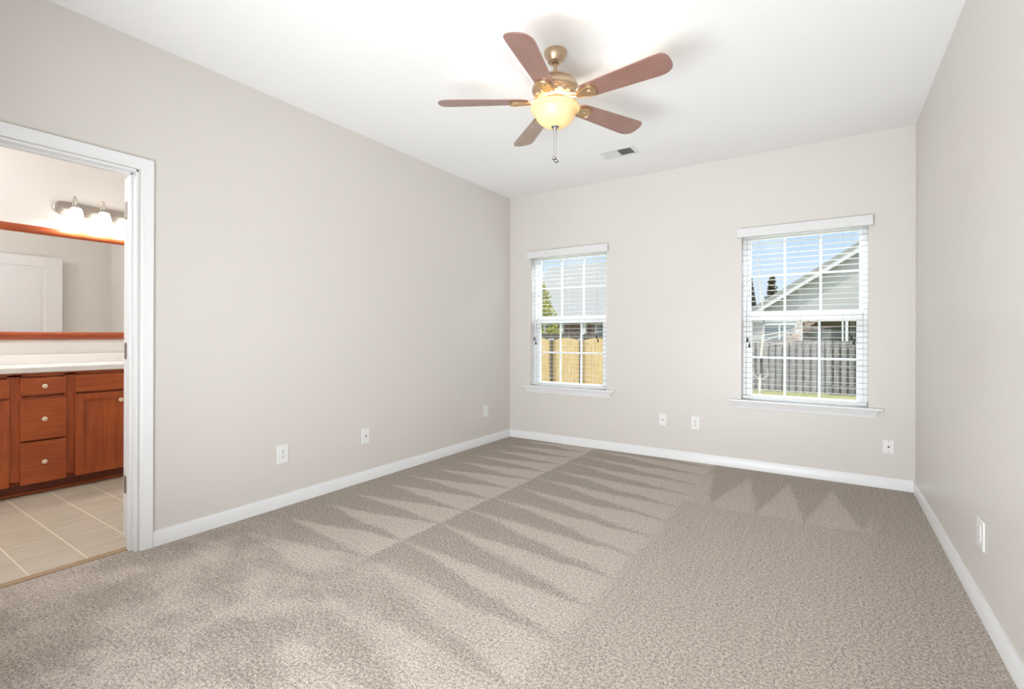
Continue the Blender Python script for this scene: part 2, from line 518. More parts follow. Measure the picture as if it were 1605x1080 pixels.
mb = MB(); mb.box(-0.118, -0.1155, DY1 + .06, BY1, 0, H_ROOM); mb.box(-0.118, -0.1155, BY0, DY0 - .06, 0, H_ROOM); mb.box(-0.118, -0.1155, DY0 - .06, DY1 + .06, DZ + .06, H_ROOM)
struct(mb.build('wall_bathroom_door', m_bathwall, smooth=False), 'bathroom side of the doorway wall', 'wall')
struct(MB().box(-0.112, -0.062, DY0 + .014, DY1 - .014, -0.002, 0.004).build('trim_1', m_transition, bevel=0.002), 'tan strip where the carpet meets the bathroom vinyl', 'threshold')

# door casing (room side), colonial profile
CP = [(0.000, 0.0), (0.057, 0.0), (0.057, 0.017), (0.050, 0.018), (0.044, 0.0155), (0.036, 0.0155), (0.030, 0.013), (0.018, 0.0115), (0.010, 0.011), (0.006, 0.008), (0.000, 0.007)]


def casing(y_in0, y_in1, z_in, x_face, sgn):
    """U-shaped casing on a wall parallel to the yz plane; CP=(distance from the opening, thickness)"""
    mb = MB(); b = mb.b
    rails = []
    for d, th in CP:
        x = x_face + sgn * th
        rails.append([b.verts.new(p) for p in ((x, y_in1 + d, 0), (x, y_in1 + d, z_in + d), (x, y_in0 - d, z_in + d), (x, y_in0 - d, 0))])
    n = len(rails)
    for i in range(n):
        A, B = rails[i], rails[(i + 1) % n]
        for k in range(3):
            b.faces.new((A[k], A[k + 1], B[k + 1], B[k]))
    b.faces.new([r[0] for r in rails]); b.faces.new([r[3] for r in rails][::-1])
    return mb


struct(casing(DY0 - .008, DY1 + .008, DZ + .006, 0.0, 1).build('trim_2', m_trim), 'white moulded casing around the bathroom doorway', 'door casing')
struct(casing(DY0 - .006, DY1 + .006, DZ + .006, -0.118, -1).build('trim_3', m_trim), 'white casing on the bathroom side of the doorway', 'door casing')
mb = MB()
mb.box(-0.117, 0.001, DY1 - .012, DY1 + .001, 0, DZ); mb.box(-0.117, 0.001, DY0 - .001, DY0 + .012, 0, DZ); mb.box(-0.117, 0.001, DY0, DY1, DZ - .012, DZ + .001)
mb.box(-0.078, -0.042, DY1 - .023, DY1 - .012, 0, DZ); mb.box(-0.078, -0.042, DY0 + .012, DY0 + .023, 0, DZ); mb.box(-0.078, -0.042, DY0 + .012, DY1 - .012, DZ - .023, DZ - .012)
struct(mb.build('trim_4', m_trim, bevel=0.0015), 'white jamb and stop lining the bathroom doorway', 'door jamb')

# bathroom door, swung right back against the bathroom side of the wall
dx0, dx1 = -0.205, -0.168
dy0, dy1 = -3.596, -2.848
dz0, dz1 = 0.025, 2.030
door = thing('door_1', (dx1, dy0, 0), 'white panelled bathroom door folded back beyond the doorway, three hinges on its edge', 'door', kind='structure')
mb = MB()
mb.box(dx0 + .006, dx1 - .006, dy0, dy1, dz0, dz1)
ST, TR, LR = 0.145, 0.115, 0.15
pz = [(dz0 + 0.23, 0.92), (0.92 + LR, dz1 - TR)]
for sx0, sx1 in ((dx0, dx0 + .006), (dx1 - .006, dx1)):
    mb.box(sx0, sx1, dy0, dy0 + ST, dz0, dz1); mb.box(sx0, sx1, dy1 - ST, dy1, dz0, dz1)
    mb.box(sx0, sx1, dy0 + ST, dy1 - ST, dz0, pz[0][0]); mb.box(sx0, sx1, dy0 + ST, dy1 - ST, pz[0][1], pz[1][0]); mb.box(sx0, sx1, dy0 + ST, dy1 - ST, pz[1][1], dz1)
mb.build('door_slab', m_trim, door, bevel=0.003)
for a, b_ in pz:
    mb = MB()
    for xx, s in ((dx0 + .006, -1), (dx1 - .006, 1)):
        y0_, y1_ = dy0 + ST + .03, dy1 - ST - .03
        mb.prism([(y0_, a + .03), (y1_, a + .03), (y1_, b_ - .03), (y0_, b_ - .03)], min(xx, xx + s * .003), max(xx, xx + s * .003), 0)
    mb.build('raised_panel', m_trim, door, bevel=0.002)
for hz in (1.843, 1.069, 0.333):
    mb = MB()
    mb.lathe([(0.0, -.046), (.006, -.045), (.006, .045), (0, .046)], (-0.142, -3.604, hz), 12)
    mb.box(-0.142, -0.112, -3.6135, -3.6105, hz - .043, hz + .043)
    mb.box(-0.186, -0.142, -3.5995, -3.5965, hz - .043, hz + .043)
    hg = mb.build('hinge', m_hinge, door); hg['label'] = 'satin nickel hinge'
mb = MB()
mb.lathe([(0, 0), (.030, 0), (.030, .006), (.012, .010), (.010, .030), (.024, .042), (.028, .052), (.022, .062), (0, .066)], mtx=Matrix.Translation((dx0, dy1 - .07, 0.95)) @ Matrix.Rotation(-PI / 2, 4, 'Y'), seg=24)
mb.build('door_knob', m_nickel, door)['label'] = 'satin nickel knob'

# ------------------------------------------------------------------ windows
WLAB = ['left window of the far wall, tan scalloped fence outside', 'right window of the far wall, grey gabled house outside']
for wi, (xa, xb) in enumerate(WINX):
    win = thing('window_%d' % (wi + 1), (xa, 0.08, WZ0), 'white double hung ' + WLAB[wi], 'window', kind='structure')
    wb = 0.600
    # outer frame
    mb = MB(); y0, y1 = 0.076, 0.158
    mb.box(xa, xa + .028, y0, y1, wb, WZ1); mb.box(xb - .028, xb, y0, y1, wb, WZ1)
    mb.box(xa + .028, xb - .028, y0, y1, WZ1 - .028, WZ1); mb.box(xa + .028, xb - .028, y0, y1, wb, wb + .018)
    mb.build('window_frame', m_vinyl, win, bevel=0.002)

    def sash(name, gx0, gx1, gz0, gz1, sx0, sx1, sz0, sz1, ya, yb_):
        mb = MB()
        mb.box(sx0, gx0, ya, yb_, sz0, sz1); mb.box(gx1, sx1, ya, yb_, sz0, sz1)
        mb.box(gx0, gx1, ya, yb_, sz0, gz0); mb.box(gx0, gx1, ya, yb_, gz1, sz1)
        s = mb.build(name, m_vinyl, win, bevel=0.002)
        ym = (ya + yb_) / 2
        MB().box(gx0 - .004, gx1 + .004, ym + .006, ym + .010, gz0 - .004, gz1 + .004).build('pane', m_glass, s, smooth=False)
        mb = MB()
        w3 = (gx1 - gx0) / 3; hz = (gz0 + gz1) / 2
        for k in (1, 2):
            mb.box(gx0 + w3 * k - .009, gx0 + w3 * k + .009, ym - .010, ym + .005, gz0, gz1)
        mb.box(gx0, gx1, ym - .0095, ym + .0045, hz - .009, hz + .009)
        mb.build('muntin', m_vinyl, s, bevel=0.002)
    sash('upper_sash', xa + .062, xb - .052, 1.376, 2.012, xa + .028, xb - .028, 1.320, WZ1 - .028, 0.118, 0.148)
    sash('lower_sash', xa + .075, xb - .072, 0.648, 1.300, xa + .030, xb - .030, 0.618, 1.352, 0.082, 0.112)
    mb = MB()
    for k in (.27, .73):
        xk = xa + (xb - xa) * k
        mb.box(xk - .02, xk + .02, 0.086, 0.106, 1.352, 1.360); mb.box(xk - .008, xk + .016, 0.088, 0.100, 1.360, 1.368)
    mb.build('sash_lock', m_vinyl, win, bevel=0.001)
    # stool and apron
    mb = MB()
    mb.prism([(xa + .001, 0.078), (xa + .001, 0.0), (xa - .092, 0.0), (xa - .092, -.046), (xb + .092, -.046), (xb + .092, 0.0), (xb - .001, 0.0), (xb - .001, 0.078)], 0.588, 0.608, 2)
    mb.build('window_sill', m_trim, win, bevel=0.006, seg=3)
    mb = MB()
    ap = [(0.0, 0.530), (-.009, 0.530), (-.011, 0.540), (-.012, 0.552), (-.020, 0.566), (-.024, 0.578), (-.026, 0.588), (0.0, 0.588)]
    bL, bR = [], []
    for yv, zv in ap:
        k = -yv
        bL.append(mb.b.verts.new((xa - .034 - k * 1.1, yv, zv))); bR.append(mb.b.verts.new((xb + .034 + k * 1.1, yv, zv)))
    for i in range(len(ap)):
        j = (i + 1) % len(ap)
        mb.b.faces.new((bL[i], bL[j], bR[j], bR[i]))
    mb.b.faces.new(bL[::-1]); mb.b.faces.new(bR)
    mb.build('apron', m_trim, win)

    # blind
    side = ('left', 'right')[wi]
    blind = thing('window_blind', ((xa + xb) / 2, 0.03, WZ0 + .02),
                  ('open white horizontal blind in the %s window, ' % side) + ('nearer the room corner with the long wall' if wi == 0 else 'in front of the gabled house view'), 'blind', 'white slatted blinds in the two windows')
    xm = (xa + xb) / 2
    mb = MB(); hw = .4775
    mb.box(xm - hw, xm + hw, -.052, -.040, 2.018, 2.097); mb.box(xm - hw, xm - hw + .012, -.040, -.001, 2.018, 2.097); mb.box(xm + hw - .012, xm + hw, -.040, -.001, 2.018, 2.097)
    mb.build('valance', m_slat, blind, bevel=0.003)
    MB().box(xa + .006, xb - .006, 0.008, 0.062, 2.030, 2.080).build('headrail', m_slat, blind, bevel=0.002)
    mb = MB(); z = 2.007; nsl = 0
    while z > 0.665:
        tl = math.radians(2.0)
        arc = [(0.016 + .042 * k / 6, 0.0008 * math.sin(PI * k / 6)) for k in range(7)]
        poly = [(y, z + h - (y - .037) * math.tan(tl)) for y, h in arc] + [(y, z + h - .0017 - (y - .037) * math.tan(tl)) for y, h in arc[::-1]]
        mb.prism(poly, xa + .007, xb - .007, 0)
        z -= 0.0451; nsl += 1
    mb.build('slats', m_slat, blind)
    MB().box(xa + .007, xb - .007, 0.012, 0.062, 0.618, 0.640).build('bottom_rail', m_slat, blind, bevel=0.003)
    for fx in (.145, .49, .82):
        mb = MB(); xc = xa + (xb - xa) * fx
        for yc in (0.0135, 0.0605):
            mb.tube([(xc, yc, 2.03), (xc, yc, 0.63)], 0.0009, 6)
        mb.build('ladder_cord', m_cord, blind)
    for xc, ztops in ((xa + .055, (1.142, 1.095)), (xb - .10, (1.165, 1.128))):
        for kk, zt in enumerate(ztops):
            mb = MB(); xx = xc + (kk - .5) * .015
            mb.tube([(xx, 0.004, 2.03), (xx, 0.003, zt)], 0.0011, 6)
            cd = mb.build('pull_cord', m_cord, blind)
            mb = MB(); mb.lathe([(0, .020), (.004, .019), (.0095, -.014), (.009, -.019), (0, -.020)], (xx, 0.003, zt - .014), 12)
            mb.build('tassel', m_tassel, cd)['label'] = 'small dark cord tassel'


# ------------------------------------------------------------------ ceiling fan
FX, FY = 1.812, -2.285
fan = thing('ceiling_fan', (FX, FY, H_ROOM), 'brass ceiling fan with five walnut blades and a lit amber glass bowl', 'ceiling fan')
C = (FX, FY, 0)
MB().lathe([(0, 2.7395), (.0605, 2.7395), (.0635, 2.735), (.0635, 2.728), (.058, 2.712), (.046, 2.692), (.040, 2.684), (.040, 2.679), (.034, 2.677), (.020, 2.677), (.018, 2.684), (0, 2.684)], C).build('canopy', m_bronze, fan)
MB().lathe([(0, 2.690), (.0115, 2.690), (.0115, 2.598), (.022, 2.596), (.024, 2.588), (.024, 2.580), (0, 2.580)], C, 24).build('downrod', m_bronze, fan)
mb = MB().lathe([(0, 2.584), (.075, 2.584), (.098, 2.580), (.106, 2.574), (.107, 2.569), (.103, 2.566), (.112, 2.562), (.122, 2.552), (.129, 2.536), (.130, 2.524), (.127, 2.516), (.123, 2.513), (.123, 2.508), (.119, 2.505), (.119, 2.500),
            (.114, 2.497), (.110, 2.480), (.098, 2.470), (.070, 2.466), (0, 2.466)], C, 56)
for k in range(15):
    mb.box(.104, .118, -.012, .012, 2.481, 2.493, Matrix.Translation((FX, FY, 0)) @ Matrix.Rotation(2 * PI * k / 15, 4, 'Z'))
mb.build('motor_housing', m_bronze, fan)
MB().lathe([(0, 2.468), (.052, 2.468), (.056, 2.464), (.056, 2.452), (.050, 2.448), (.062, 2.446), (.066, 2.442), (.064, 2.438), (0, 2.438)], C).build('switch_housing', m_bronze_lt, fan)

# blade outline in local space, x along the blade
def blade_outline():
    L0, L1 = .150, .655
    up, lo = [], []
    n = 22
    def wid(x):
        tt = (x - L0) / (L1 - L0)
        w = .050 + (.0715 - .050) * min(1, tt / .85)
        return w * (.62 + .38 * math.sin(min(1, tt / .10) * PI / 2))
    for lst, sgn, a in ((up, 1, .085), (lo, -1, .048)):
        xc = L1 - a
        for i in range(n):
            x = L0 + (xc - L0) * i / n
            lst.append((x, sgn * wid(x)))
        for i in range(13):
            th = PI / 2 * i / 12
            lst.append((xc + a * math.sin(th) ** (2 / 2.5), sgn * wid(xc) * max(0.0, math.cos(th)) ** (2 / 2.5)))
    return up + lo[::-1][1:]


bo = blade_outline()
PITCH = math.radians(-12.5)


def arm_mb():
    mb = MB()
    # curved arm from the motor out to the blade
    for s in (-1, 1):
        mb.tube([(.075, s * .012, .012), (.105, s * .017, .010), (.130, s * .016, .000), (.155, s * .010, -.006), (.185, s * .010, -.008)], [.006, .0065, .006, .0055, .004], 8)
    out = [(.135, -.014), (.160, -.024), (.190, -.036), (.222, -.044), (.240, -.036), (.252, -.018), (.256, 0)]
    poly = out + [(x, -y) for x, y in out[::-1][1:]]
    mb.prism(poly, -.0125, -.0045, 2)
    inner = [(.16 + (x - .16) * .78 + .014, y * .70) for x, y in poly]
    # raised rim and centre boss of the medallion
    n = len(poly)
    rim = [(.005 + x * .97, y * .86) for x, y in poly]
    mb.tube([(x, y, -.0135) for x, y in rim] + [(rim[0][0], rim[0][1], -.0135)], .0026, 6)
    mb.lathe([(0, -.019), (.010, -.018), (.015, -.0135), (.015, -.012), (0, -.012)], (.215, 0, 0), 18)
    for sx, sy in ((.178, 0), (.236, .018), (.236, -.018)):
        mb.lathe([(0, -.0155), (.0035, -.015), (.0042, -.012), (0, -.012)], (sx, sy, 0), 10)
    return mb


def local_obj(mb, name, mat, parent, bevel=0.0):
    o = mb.build(name, mat, None, bevel=bevel, origin=(0, 0, 0))
    o.parent = parent
    return o


ZB = 2.462
blade0 = arm0 = None
for k in range(5):
    ang = math.radians(-77.0 + 72 * k)
    if k == 0:
        mb = MB(); mb.prism(bo, -.003, .003, 2)
        blade0 = local_obj(mb, 'fan_blade', m_blade, fan, bevel=0.0012)
        arm0 = local_obj(arm_mb(), 'blade_iron', m_bronze_lt, blade0)
        arm0['label'] = 'brass medallion bracket'
        b, a = blade0, arm0
    else:
        b = blade0.copy(); COL.objects.link(b); b.parent = fan
        a = arm0.copy(); COL.objects.link(a); a.parent = b
    b.location = (0, 0, ZB - H_ROOM); b.rotation_euler = (PITCH, 0, ang)

BZ = 2.419
outer = [(.126, .016), (.134, .012), (.1375, .004), (.136, -.004), (.128, -.010), (.1185, -.014), (.1165, -.019), (.112, -.034), (.103, -.052), (.089, -.070), (.068, -.086), (.042, -.095), (.016, -.098)]
inner = [(r - .005, z + .003) for r, z in outer[::-1]]
inner[0] = (.010, inner[0][1])
MB().lathe([(r, z + BZ) for r, z in outer + inner], C, 64, closed=True).build('light_bowl', m_bowl, fan)['label'] = 'lit amber alabaster glass bowl'
MB().lathe([(0, 2.440), (.004, 2.440), (.004, 2.330), (.016, 2.3275), (.022, 2.322), (.021, 2.318), (.012, 2.314), (.008, 2.306), (.0095, 2.301), (.006, 2.296), (.0045, 2.292), (.006, 2.288), (.004, 2.284), (0, 2.283)], C, 24).build('finial', m_steel, fan)['label'] = 'steel finial under the bowl'
for dx, dy, zt in ((-.004, -.002, 2.152), (.007, .003, 2.136)):
    mb = MB()
    p = (FX + dx, FY + dy)
    z = 2.290
    mb.tube([(p[0], p[1], 2.291), (p[0], p[1], zt)], 0.0009, 6)
    while z > zt + .006:
        mb.lathe([(0, .0017), (.0016, 0), (0, -.0017)], (p[0], p[1], z), 6); z -= .0065
    ch = mb.build('pull_chain', m_steel, fan)
    MB().lathe([(0, .014), (.003, .012), (.004, .008), (.0115, .004), (.0135, 0), (.0115, -.005), (.005, -.009), (0, -.010)], (p[0], p[1], zt - .006), 18).build('chain_fob', m_steel, ch)
for k in range(3):
    a = 2 * PI * k / 3 + .4
    lb = light('fan_bulb', 'POINT', (FX + .026 * math.cos(a), FY + .026 * math.sin(a), 2.366), 4.0, (1.0, 0.92, 0.78), shadow_soft_size=0.018)

# ------------------------------------------------------------------ ceiling register
vx0, vx1, vy0, vy1 = 1.412, 1.720, -.776, -.582
reg = thing('ceiling_vent', ((vx0 + vx1) / 2, (vy0 + vy1) / 2, H_ROOM), 'white two-way ceiling register beyond the fan, dark slots on its right half', 'vent')
mb = MB(); zt, zb_ = H_ROOM - .0005, H_ROOM - .007
bw = .028
mb.box(vx0, vx1, vy0, vy0 + bw, zb_, zt); mb.box(vx0, vx1, vy1 - bw, vy1, zb_, zt)
mb.box(vx0, vx0 + bw, vy0 + bw, vy1 - bw, zb_, zt); mb.box(vx1 - bw, vx1, vy0 + bw, vy1 - bw, zb_, zt)
xm = (vx0 + vx1) / 2
mb.box(xm - .007, xm + .007, vy0 + bw, vy1 - bw, zb_, zt)
mb.build('vent_frame', m_louver, reg, bevel=0.002)
MB().box(vx0 + bw, vx1 - bw, vy0 + bw, vy1 - bw, H_ROOM - .002, H_ROOM - .0005).build('duct_shade_plate', m_duct_shade, reg, smooth=False)['label'] = 'dark plate standing for the shaded duct behind the louvers'  # flat plate under the ceiling, dark colour stands for the duct's shade
for x0, x1, s in ((vx0 + bw, xm - .007, -1), (xm + .007, vx1 - bw, 1)):
    mb = MB(); n = 11
    for i in range(n):
        xc = x0 + (x1 - x0) * (i + .5) / n
        dxs = .0075 if s < 0 else .0036
        mb.prism([(xc - s * dxs, H_ROOM - .0025), (xc - s * dxs + .0012, H_ROOM - .0022), (xc + s * dxs + .0012, H_ROOM - .0098), (xc + s * dxs, H_ROOM - .0102)], vy0 + bw, vy1 - bw, 1)
    mb.build('louvers', m_louver, reg)


# ------------------------------------------------------------------ wall plates
def plate(name, wall, pos, z, label, cat, style, w=.072, h=.118, group=None):
    """wall: 'left','back','right'; pos along the wall"""
    if wall == 'back':
        M = Matrix.Translation((pos, 0, z)) @ Matrix.Rotation(PI / 2, 4, 'X')                       # local z -> -y
    elif wall == 'left':
        M = Matrix.Translation((0, pos, z)) @ Matrix.Rotation(PI / 2, 4, 'Z') @ Matrix.Rotation(PI / 2, 4, 'X')
    else:
        M = Matrix.Translation((WX, pos, z)) @ Matrix.Rotation(-PI / 2, 4, 'Z') @ Matrix.Rotation(PI / 2, 4, 'X')
    t_ = thing(name, M.translation, label, cat, group)
    mb = MB(); mb.box(-w / 2, w / 2, -h / 2, h / 2, 0.0002, .0065, M)
    mb.build('cover_plate', m_plate, t_, bevel=0.003, seg=3)

    def disc(x, y, r, z0, z1, mt, nm, sg=18, sy=1.0):
        m2 = MB(); m2.lathe([(0, z0), (r, z0), (r, z1 - .0006), (r - .0006, z1), (0, z1)], mtx=M @ Matrix.Translation((x, y, 0)) @ Matrix.Diagonal((1, sy, 1, 1)), seg=sg)
        return m2.build(nm, mt, t_)
    if style == 'duplex':
        for s in (1, -1):
            m2 = MB()
            poly = []
            for i in range(28):
                a = 2 * PI * i / 28
                poly.append((.0168 * math.cos(a), s * .0195 + max(-.0135, min(.0135, .0168 * math.sin(a)))))
            m2.prism(poly, .0063, .0085, 2, M)
            rc = m2.build('receptacle', m_plate, t_, bevel=0.0008)
            m3 = MB()
            m3.box(-.0078, -.0052, s * .0195 - .001, s * .0195 + .0085, .0083, .0088, M); m3.box(.0052, .0078, s * .0195 + .0002, s * .0195 + .0078, .0083, .0088, M)
            m3.lathe([(0, .0083), (.0032, .0083), (.0032, .0088), (0, .0088)], mtx=M @ Matrix.Translation((0, s * .0195 - .0065, 0)), seg=12)
            m3.build('slots', m_slot, rc, smooth=False)
        disc(0, 0, .0035, .0063, .0075, m_screw, 'screw', 12)
    elif style == 'coax':
        disc(0, 0, .0085, .0063, .0085, m_plate, 'jack_collar')
        j = disc(0, 0, .0056, .0083, .0125, m_slot, 'jack'); j['label'] = 'dark coaxial jack'
        for s in (1, -1):
            disc(0, s * .042, .0030, .0063, .0073, m_plate, 'screw', 12)
    elif style == 'threehole':
        j = disc(0, 0, .0060, .0063, .0115, m_slot, 'jack'); j['label'] = 'dark centre jack'
        for s in (1, -1):
            disc(0, s * .042, .0042, .0063, .0078, m_screw, 'screw', 12)
    elif style == 'rocker':
        m2 = MB(); m2.box(-.0165, .0165, -.0335, .0335, .0062, .0085, M); m2.build('insert', m_plate, t_, bevel=0.001)
        for s in (1, -1):
            m3 = MB()
            m3.box(-.0078, -.0055, s * .0175 - .001, s * .0175 + .0075, .0083, .0088, M); m3.box(.0055, .0078, s * .0175, s * .0175 + .007, .0083, .0088, M)
            m3.build('slots', m_screw, t_, smooth=False)
    elif style == 'blank':
        m2 = MB(); m2.box(-.0165, .0165, -.0335, .0335, .0062, .0078, M); m2.build('insert', m_plate, t_, bevel=0.0008)
        for s in (1, -1):
            disc(0, s * .048, .0028, .0063, .0072, m_plate, 'screw', 12)
    return t_


plate('wall_outlet', 'left', -2.781, 0.355, 'white duplex outlet on the left wall, nearest the bathroom doorway', 'outlet', 'duplex', .082, .124)
plate('cable_plate', 'left', -2.082, 0.359, 'white one-jack wall plate midway along the left wall', 'wall plate', 'coax', .076, .120)
plate('blank_plate', 'left', -0.471, 0.352, 'plain white plate on the left wall near the far corner', 'wall plate', 'blank', .078, .126)
plate('cable_plate', 'back', 1.757, 0.362, 'white one-jack plate between the windows, left of the duplex outlet', 'wall plate', 'coax', .072, .110)
plate('wall_outlet', 'back', 2.055, 0.360, 'white duplex outlet low between the two windows', 'outlet', 'duplex', .078, .120)
plate('phone_plate', 'back', 3.465, 0.320, 'white plate with three dark dots low beside the right corner', 'wall plate', 'threehole', .070, .108)
plate('wall_outlet', 'right', -1.898, 0.336, 'white plate standing off the right wall above its baseboard', 'outlet', 'rocker', .112, .122)

# ------------------------------------------------------------------ vanity
VX = -1.71
van = thing('vanity_cabinet', ((BX + VX) / 2, -3.6, 0), 'cherry wood bathroom vanity with drawers and ivory knobs', 'cabinet')
VY0, VY1 = -4.75, -2.62
mb = MB()
mb.box(BX + .002, VX - .018, VY0, VY1, 0.095, 0.882)
mb.build('carcass', m_cab_v, van)
# face frame
mb = MB()
sect = [(-4.47, -3.765), (-3.711, -3.462), (-3.412, -3.105), (-3.06, -2.70)]
mb.box(VX - .018, VX, VY0, VY1, 0.856, 0.882); mb.box(VX - .018, VX, VY0, VY1, 0.095, 0.066 + .045)
edges = [VY0] + [v for s in sect for v in s] + [VY1]
for i in range(0, len(edges), 2):
    mb.box(VX - .0175, VX, edges[i] - .012, edges[i + 1] + .012, 0.100, 0.870)
mb.box(VX - .0178, VX - .0003, VY0, VY1, 0.690, 0.708)
mb.build('face_frame', m_cab_v, van, bevel=0.001)
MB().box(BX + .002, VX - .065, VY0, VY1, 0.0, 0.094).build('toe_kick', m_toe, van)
MB().box(VX - .065, VX - .055, VY0, VY1, 0.0, 0.016).build('shoe_moulding', m_cab_h, van, bevel=0.004)


def knob(y, z, parent, x):
    mb = MB()
    mb.lathe([(0, 0), (.006, 0), (.0055, .008), (.013, .013), (.0165, .018), (.0145, .024), (.006, .028), (0, .0285)], mtx=Matrix.Translation((x, y, z)) @ Matrix.Rotation(PI / 2, 4, 'Y'), seg=24)
    k = mb.build('knob', m_knob, parent); k['label'] = 'ivory knob'


def slab_front(name, y0, y1, z0, z1, kn=True):
    mb = MB(); mb.box(VX + .0005, VX + .019, y0, y1, z0, z1)
    o = mb.build(name, m_cab_h, van, bevel=0.003)
    if kn:
        knob((y0 + y1) / 2, (z0 + z1) / 2, o, VX + .019)


def panel_door(y0, y1, z0, z1, ky):
    mb = MB(); s = .048; b = .012
    x0, x1 = VX + .0005, VX + .019
    mb.box(x0, x1, y0, y0 + s, z0, z1); mb.box(x0, x1, y1 - s, y1, z0, z1); mb.box(x0, x1, y0 + s, y1 - s, z0, z0 + s); mb.box(x0, x1, y0 + s, y1 - s, z1 - s, z1)
    o = mb.build('door', m_cab_v, van, bevel=0.002)
    mb = MB()
    # bead step then flat panel
    mb.box(x0, x1 - .005, y0 + s - .001, y0 + s + b, z0 + s, z1 - s); mb.box(x0, x1 - .005, y1 - s - b, y1 - s + .001, z0 + s, z1 - s)
    mb.box(x0, x1 - .005, y0 + s + b, y1 - s - b, z0 + s, z0 + s + b); mb.box(x0, x1 - .005, y0 + s + b, y1 - s - b, z1 - s - b, z1 - s)
    mb.box(x0, x1 - .009, y0 + s + b, y1 - s - b, z0 + s + b, z1 - s - b)
    mb.build('door_panel', m_cab_v, o, bevel=0.0015)
    knob(ky, z1 - .068, o, x1)


slab_front('drawer', -3.711, -3.462, 0.722, 0.845)
slab_front('drawer', -3.711, -3.462, 0.397, 0.694)
slab_front('drawer', -3.711, -3.462, 0.086, 0.386)
slab_front('false_front', -3.412, -3.075, 0.722, 0.852, False)
slab_front('false_front', -4.47, -3.765, 0.712, 0.842, False)
slab_front('false_front', -3.045, -2.70, 0.722, 0.852, False)
panel_door(-3.412, -3.090, 0.088, 0.705, -3.134)
panel_door(-4.115, -3.765, 0.088, 0.697, -4.08)
panel_door(-4.47, -4.12, 0.088, 0.697, -4.15)
panel_door(-3.045, -2.70, 0.088, 0.705, -3.0)
ct = thing('vanity_countertop', ((BX + VX) / 2, -3.6, 0.882), 'white moulded vanity top with backsplash resting on the cherry cabinet', 'countertop')
MB().box(BX + .001, VX + .028, VY0 - .01, VY1 + .01, 0.8822, 0.924).build('top', m_counter, ct, bevel=0.006, seg=3)
MB().box(BX + .001, BX + .021, VY0 - .01, VY1 + .01, 0.9242, 0.996).build('backsplash', m_counter, ct, bevel=0.005, seg=3)

# mirror
mir = thing('vanity_mirror', (BX, -3.5, 1.115), 'wide wall mirror in a cherry frame above the vanity', 'mirror')
MY0, MY1, MZ0, MZ1 = -4.55, -2.52, 1.116, 2.030
fwid = .064
MB().box(BX + .0012, BX + .008, MY0 + .01, MY1 - .01, MZ0 + .01, MZ1 - .01).build('mirror_glass', m_mirror, mir, smooth=False)
mb = MB(); b = mb.b
FP = [(0, .001), (0, .016), (.010, .021), (.024, .027), (.038, .027), (.050, .021), (.056, .017), (fwid, .012), (fwid, .001)]
loops = []
for d, th in FP:
    x = BX + th
    loops.append([b.verts.new(p) for p in ((x, MY0 + d, MZ0 + d), (x, MY1 - d, MZ0 + d), (x, MY1 - d, MZ1 - d), (x, MY0 + d, MZ1 - d))])
for i in range(len(FP)):
    A, B = loops[i], loops[(i + 1) % len(FP)]
    for k in range(4):
        b.faces.new((A[k], A[(k + 1) % 4], B[(k + 1) % 4], B[k]))
mb.build('mirror_frame', m_mframe, mir)

# vanity light bar
vl = thing('vanity_light', (BX, -3.10, 2.15), 'three-bulb satin nickel vanity light glowing above the mirror', 'wall lamp')
LY0, LY1, LZ = -3.415, -2.785, 2.212
mb = MB(); poly = []
R_ = .058
for i in range(17):
    a = PI / 2 + PI * i / 16
    poly.append((LY0 + R_ + R_ * math.cos(a), LZ + R_ * math.sin(a)))
for i in range(17):
    a = -PI / 2 + PI * i / 16
    poly.append((LY1 - R_ + R_ * math.cos(a), LZ + R_ * math.sin(a)))
mb.prism(poly, BX + .0012, BX + .022, 0)
mb.build('back_plate', m_nickel, vl, bevel=0.009, seg=3)
for sy in (-3.290, -3.103, -2.916):
    sx = BX + .095
    mb = MB()
    mb.tube([(BX + .02, sy, LZ - .01), (BX + .030, sy, LZ + .050), (BX + .046, sy, LZ + .088), (BX + .066, sy, LZ + .100), (BX + .086, sy, LZ + .085), (sx, sy, LZ + .050), (sx, sy, LZ + .030), (sx, sy, LZ + .012)], .0055, 10)
    mb.lathe([(0, LZ + .032), (.012, LZ + .030), (.024, LZ + .018), (.030, LZ + .004), (.030, LZ - .004), (0, LZ - .004)], (sx, sy, 0), 24)
    mb.build('arm', m_nickel, vl)
    mb = MB()
    so = [(.026, LZ + .002), (.036, LZ - .006), (.043, LZ - .035), (.050, LZ - .070), (.063, LZ - .110)]
    si = [(r - .003, z) for r, z in so[::-1]]
    mb.lathe(so + si, (sx, sy, 0), 32, closed=True)
    mb.build('glass_shade', m_shade, vl)['label'] = 'glowing white glass shade'
    light('vanity_bulb', 'POINT', (sx, sy, LZ - .085), 6.0, (0.98, 0.98, 1.0), shadow_soft_size=0.03)
# unseen lamp added to brighten the bathroom, out of the doorway's view
light('bathroom_fill_lamp', 'POINT', (-1.20, -4.70, 2.45), 33.0, (0.98, 0.98, 1.0), shadow_soft_size=0.15)

# ------------------------------------------------------------------ outdoors
G = -0.80
mb = MB(); mb.box(-60, 60, 0.6, 90, G - .3, G)
struct(mb.build('ground', m_lawn, smooth=False), 'patchy spring lawn outside the windows', 'lawn')

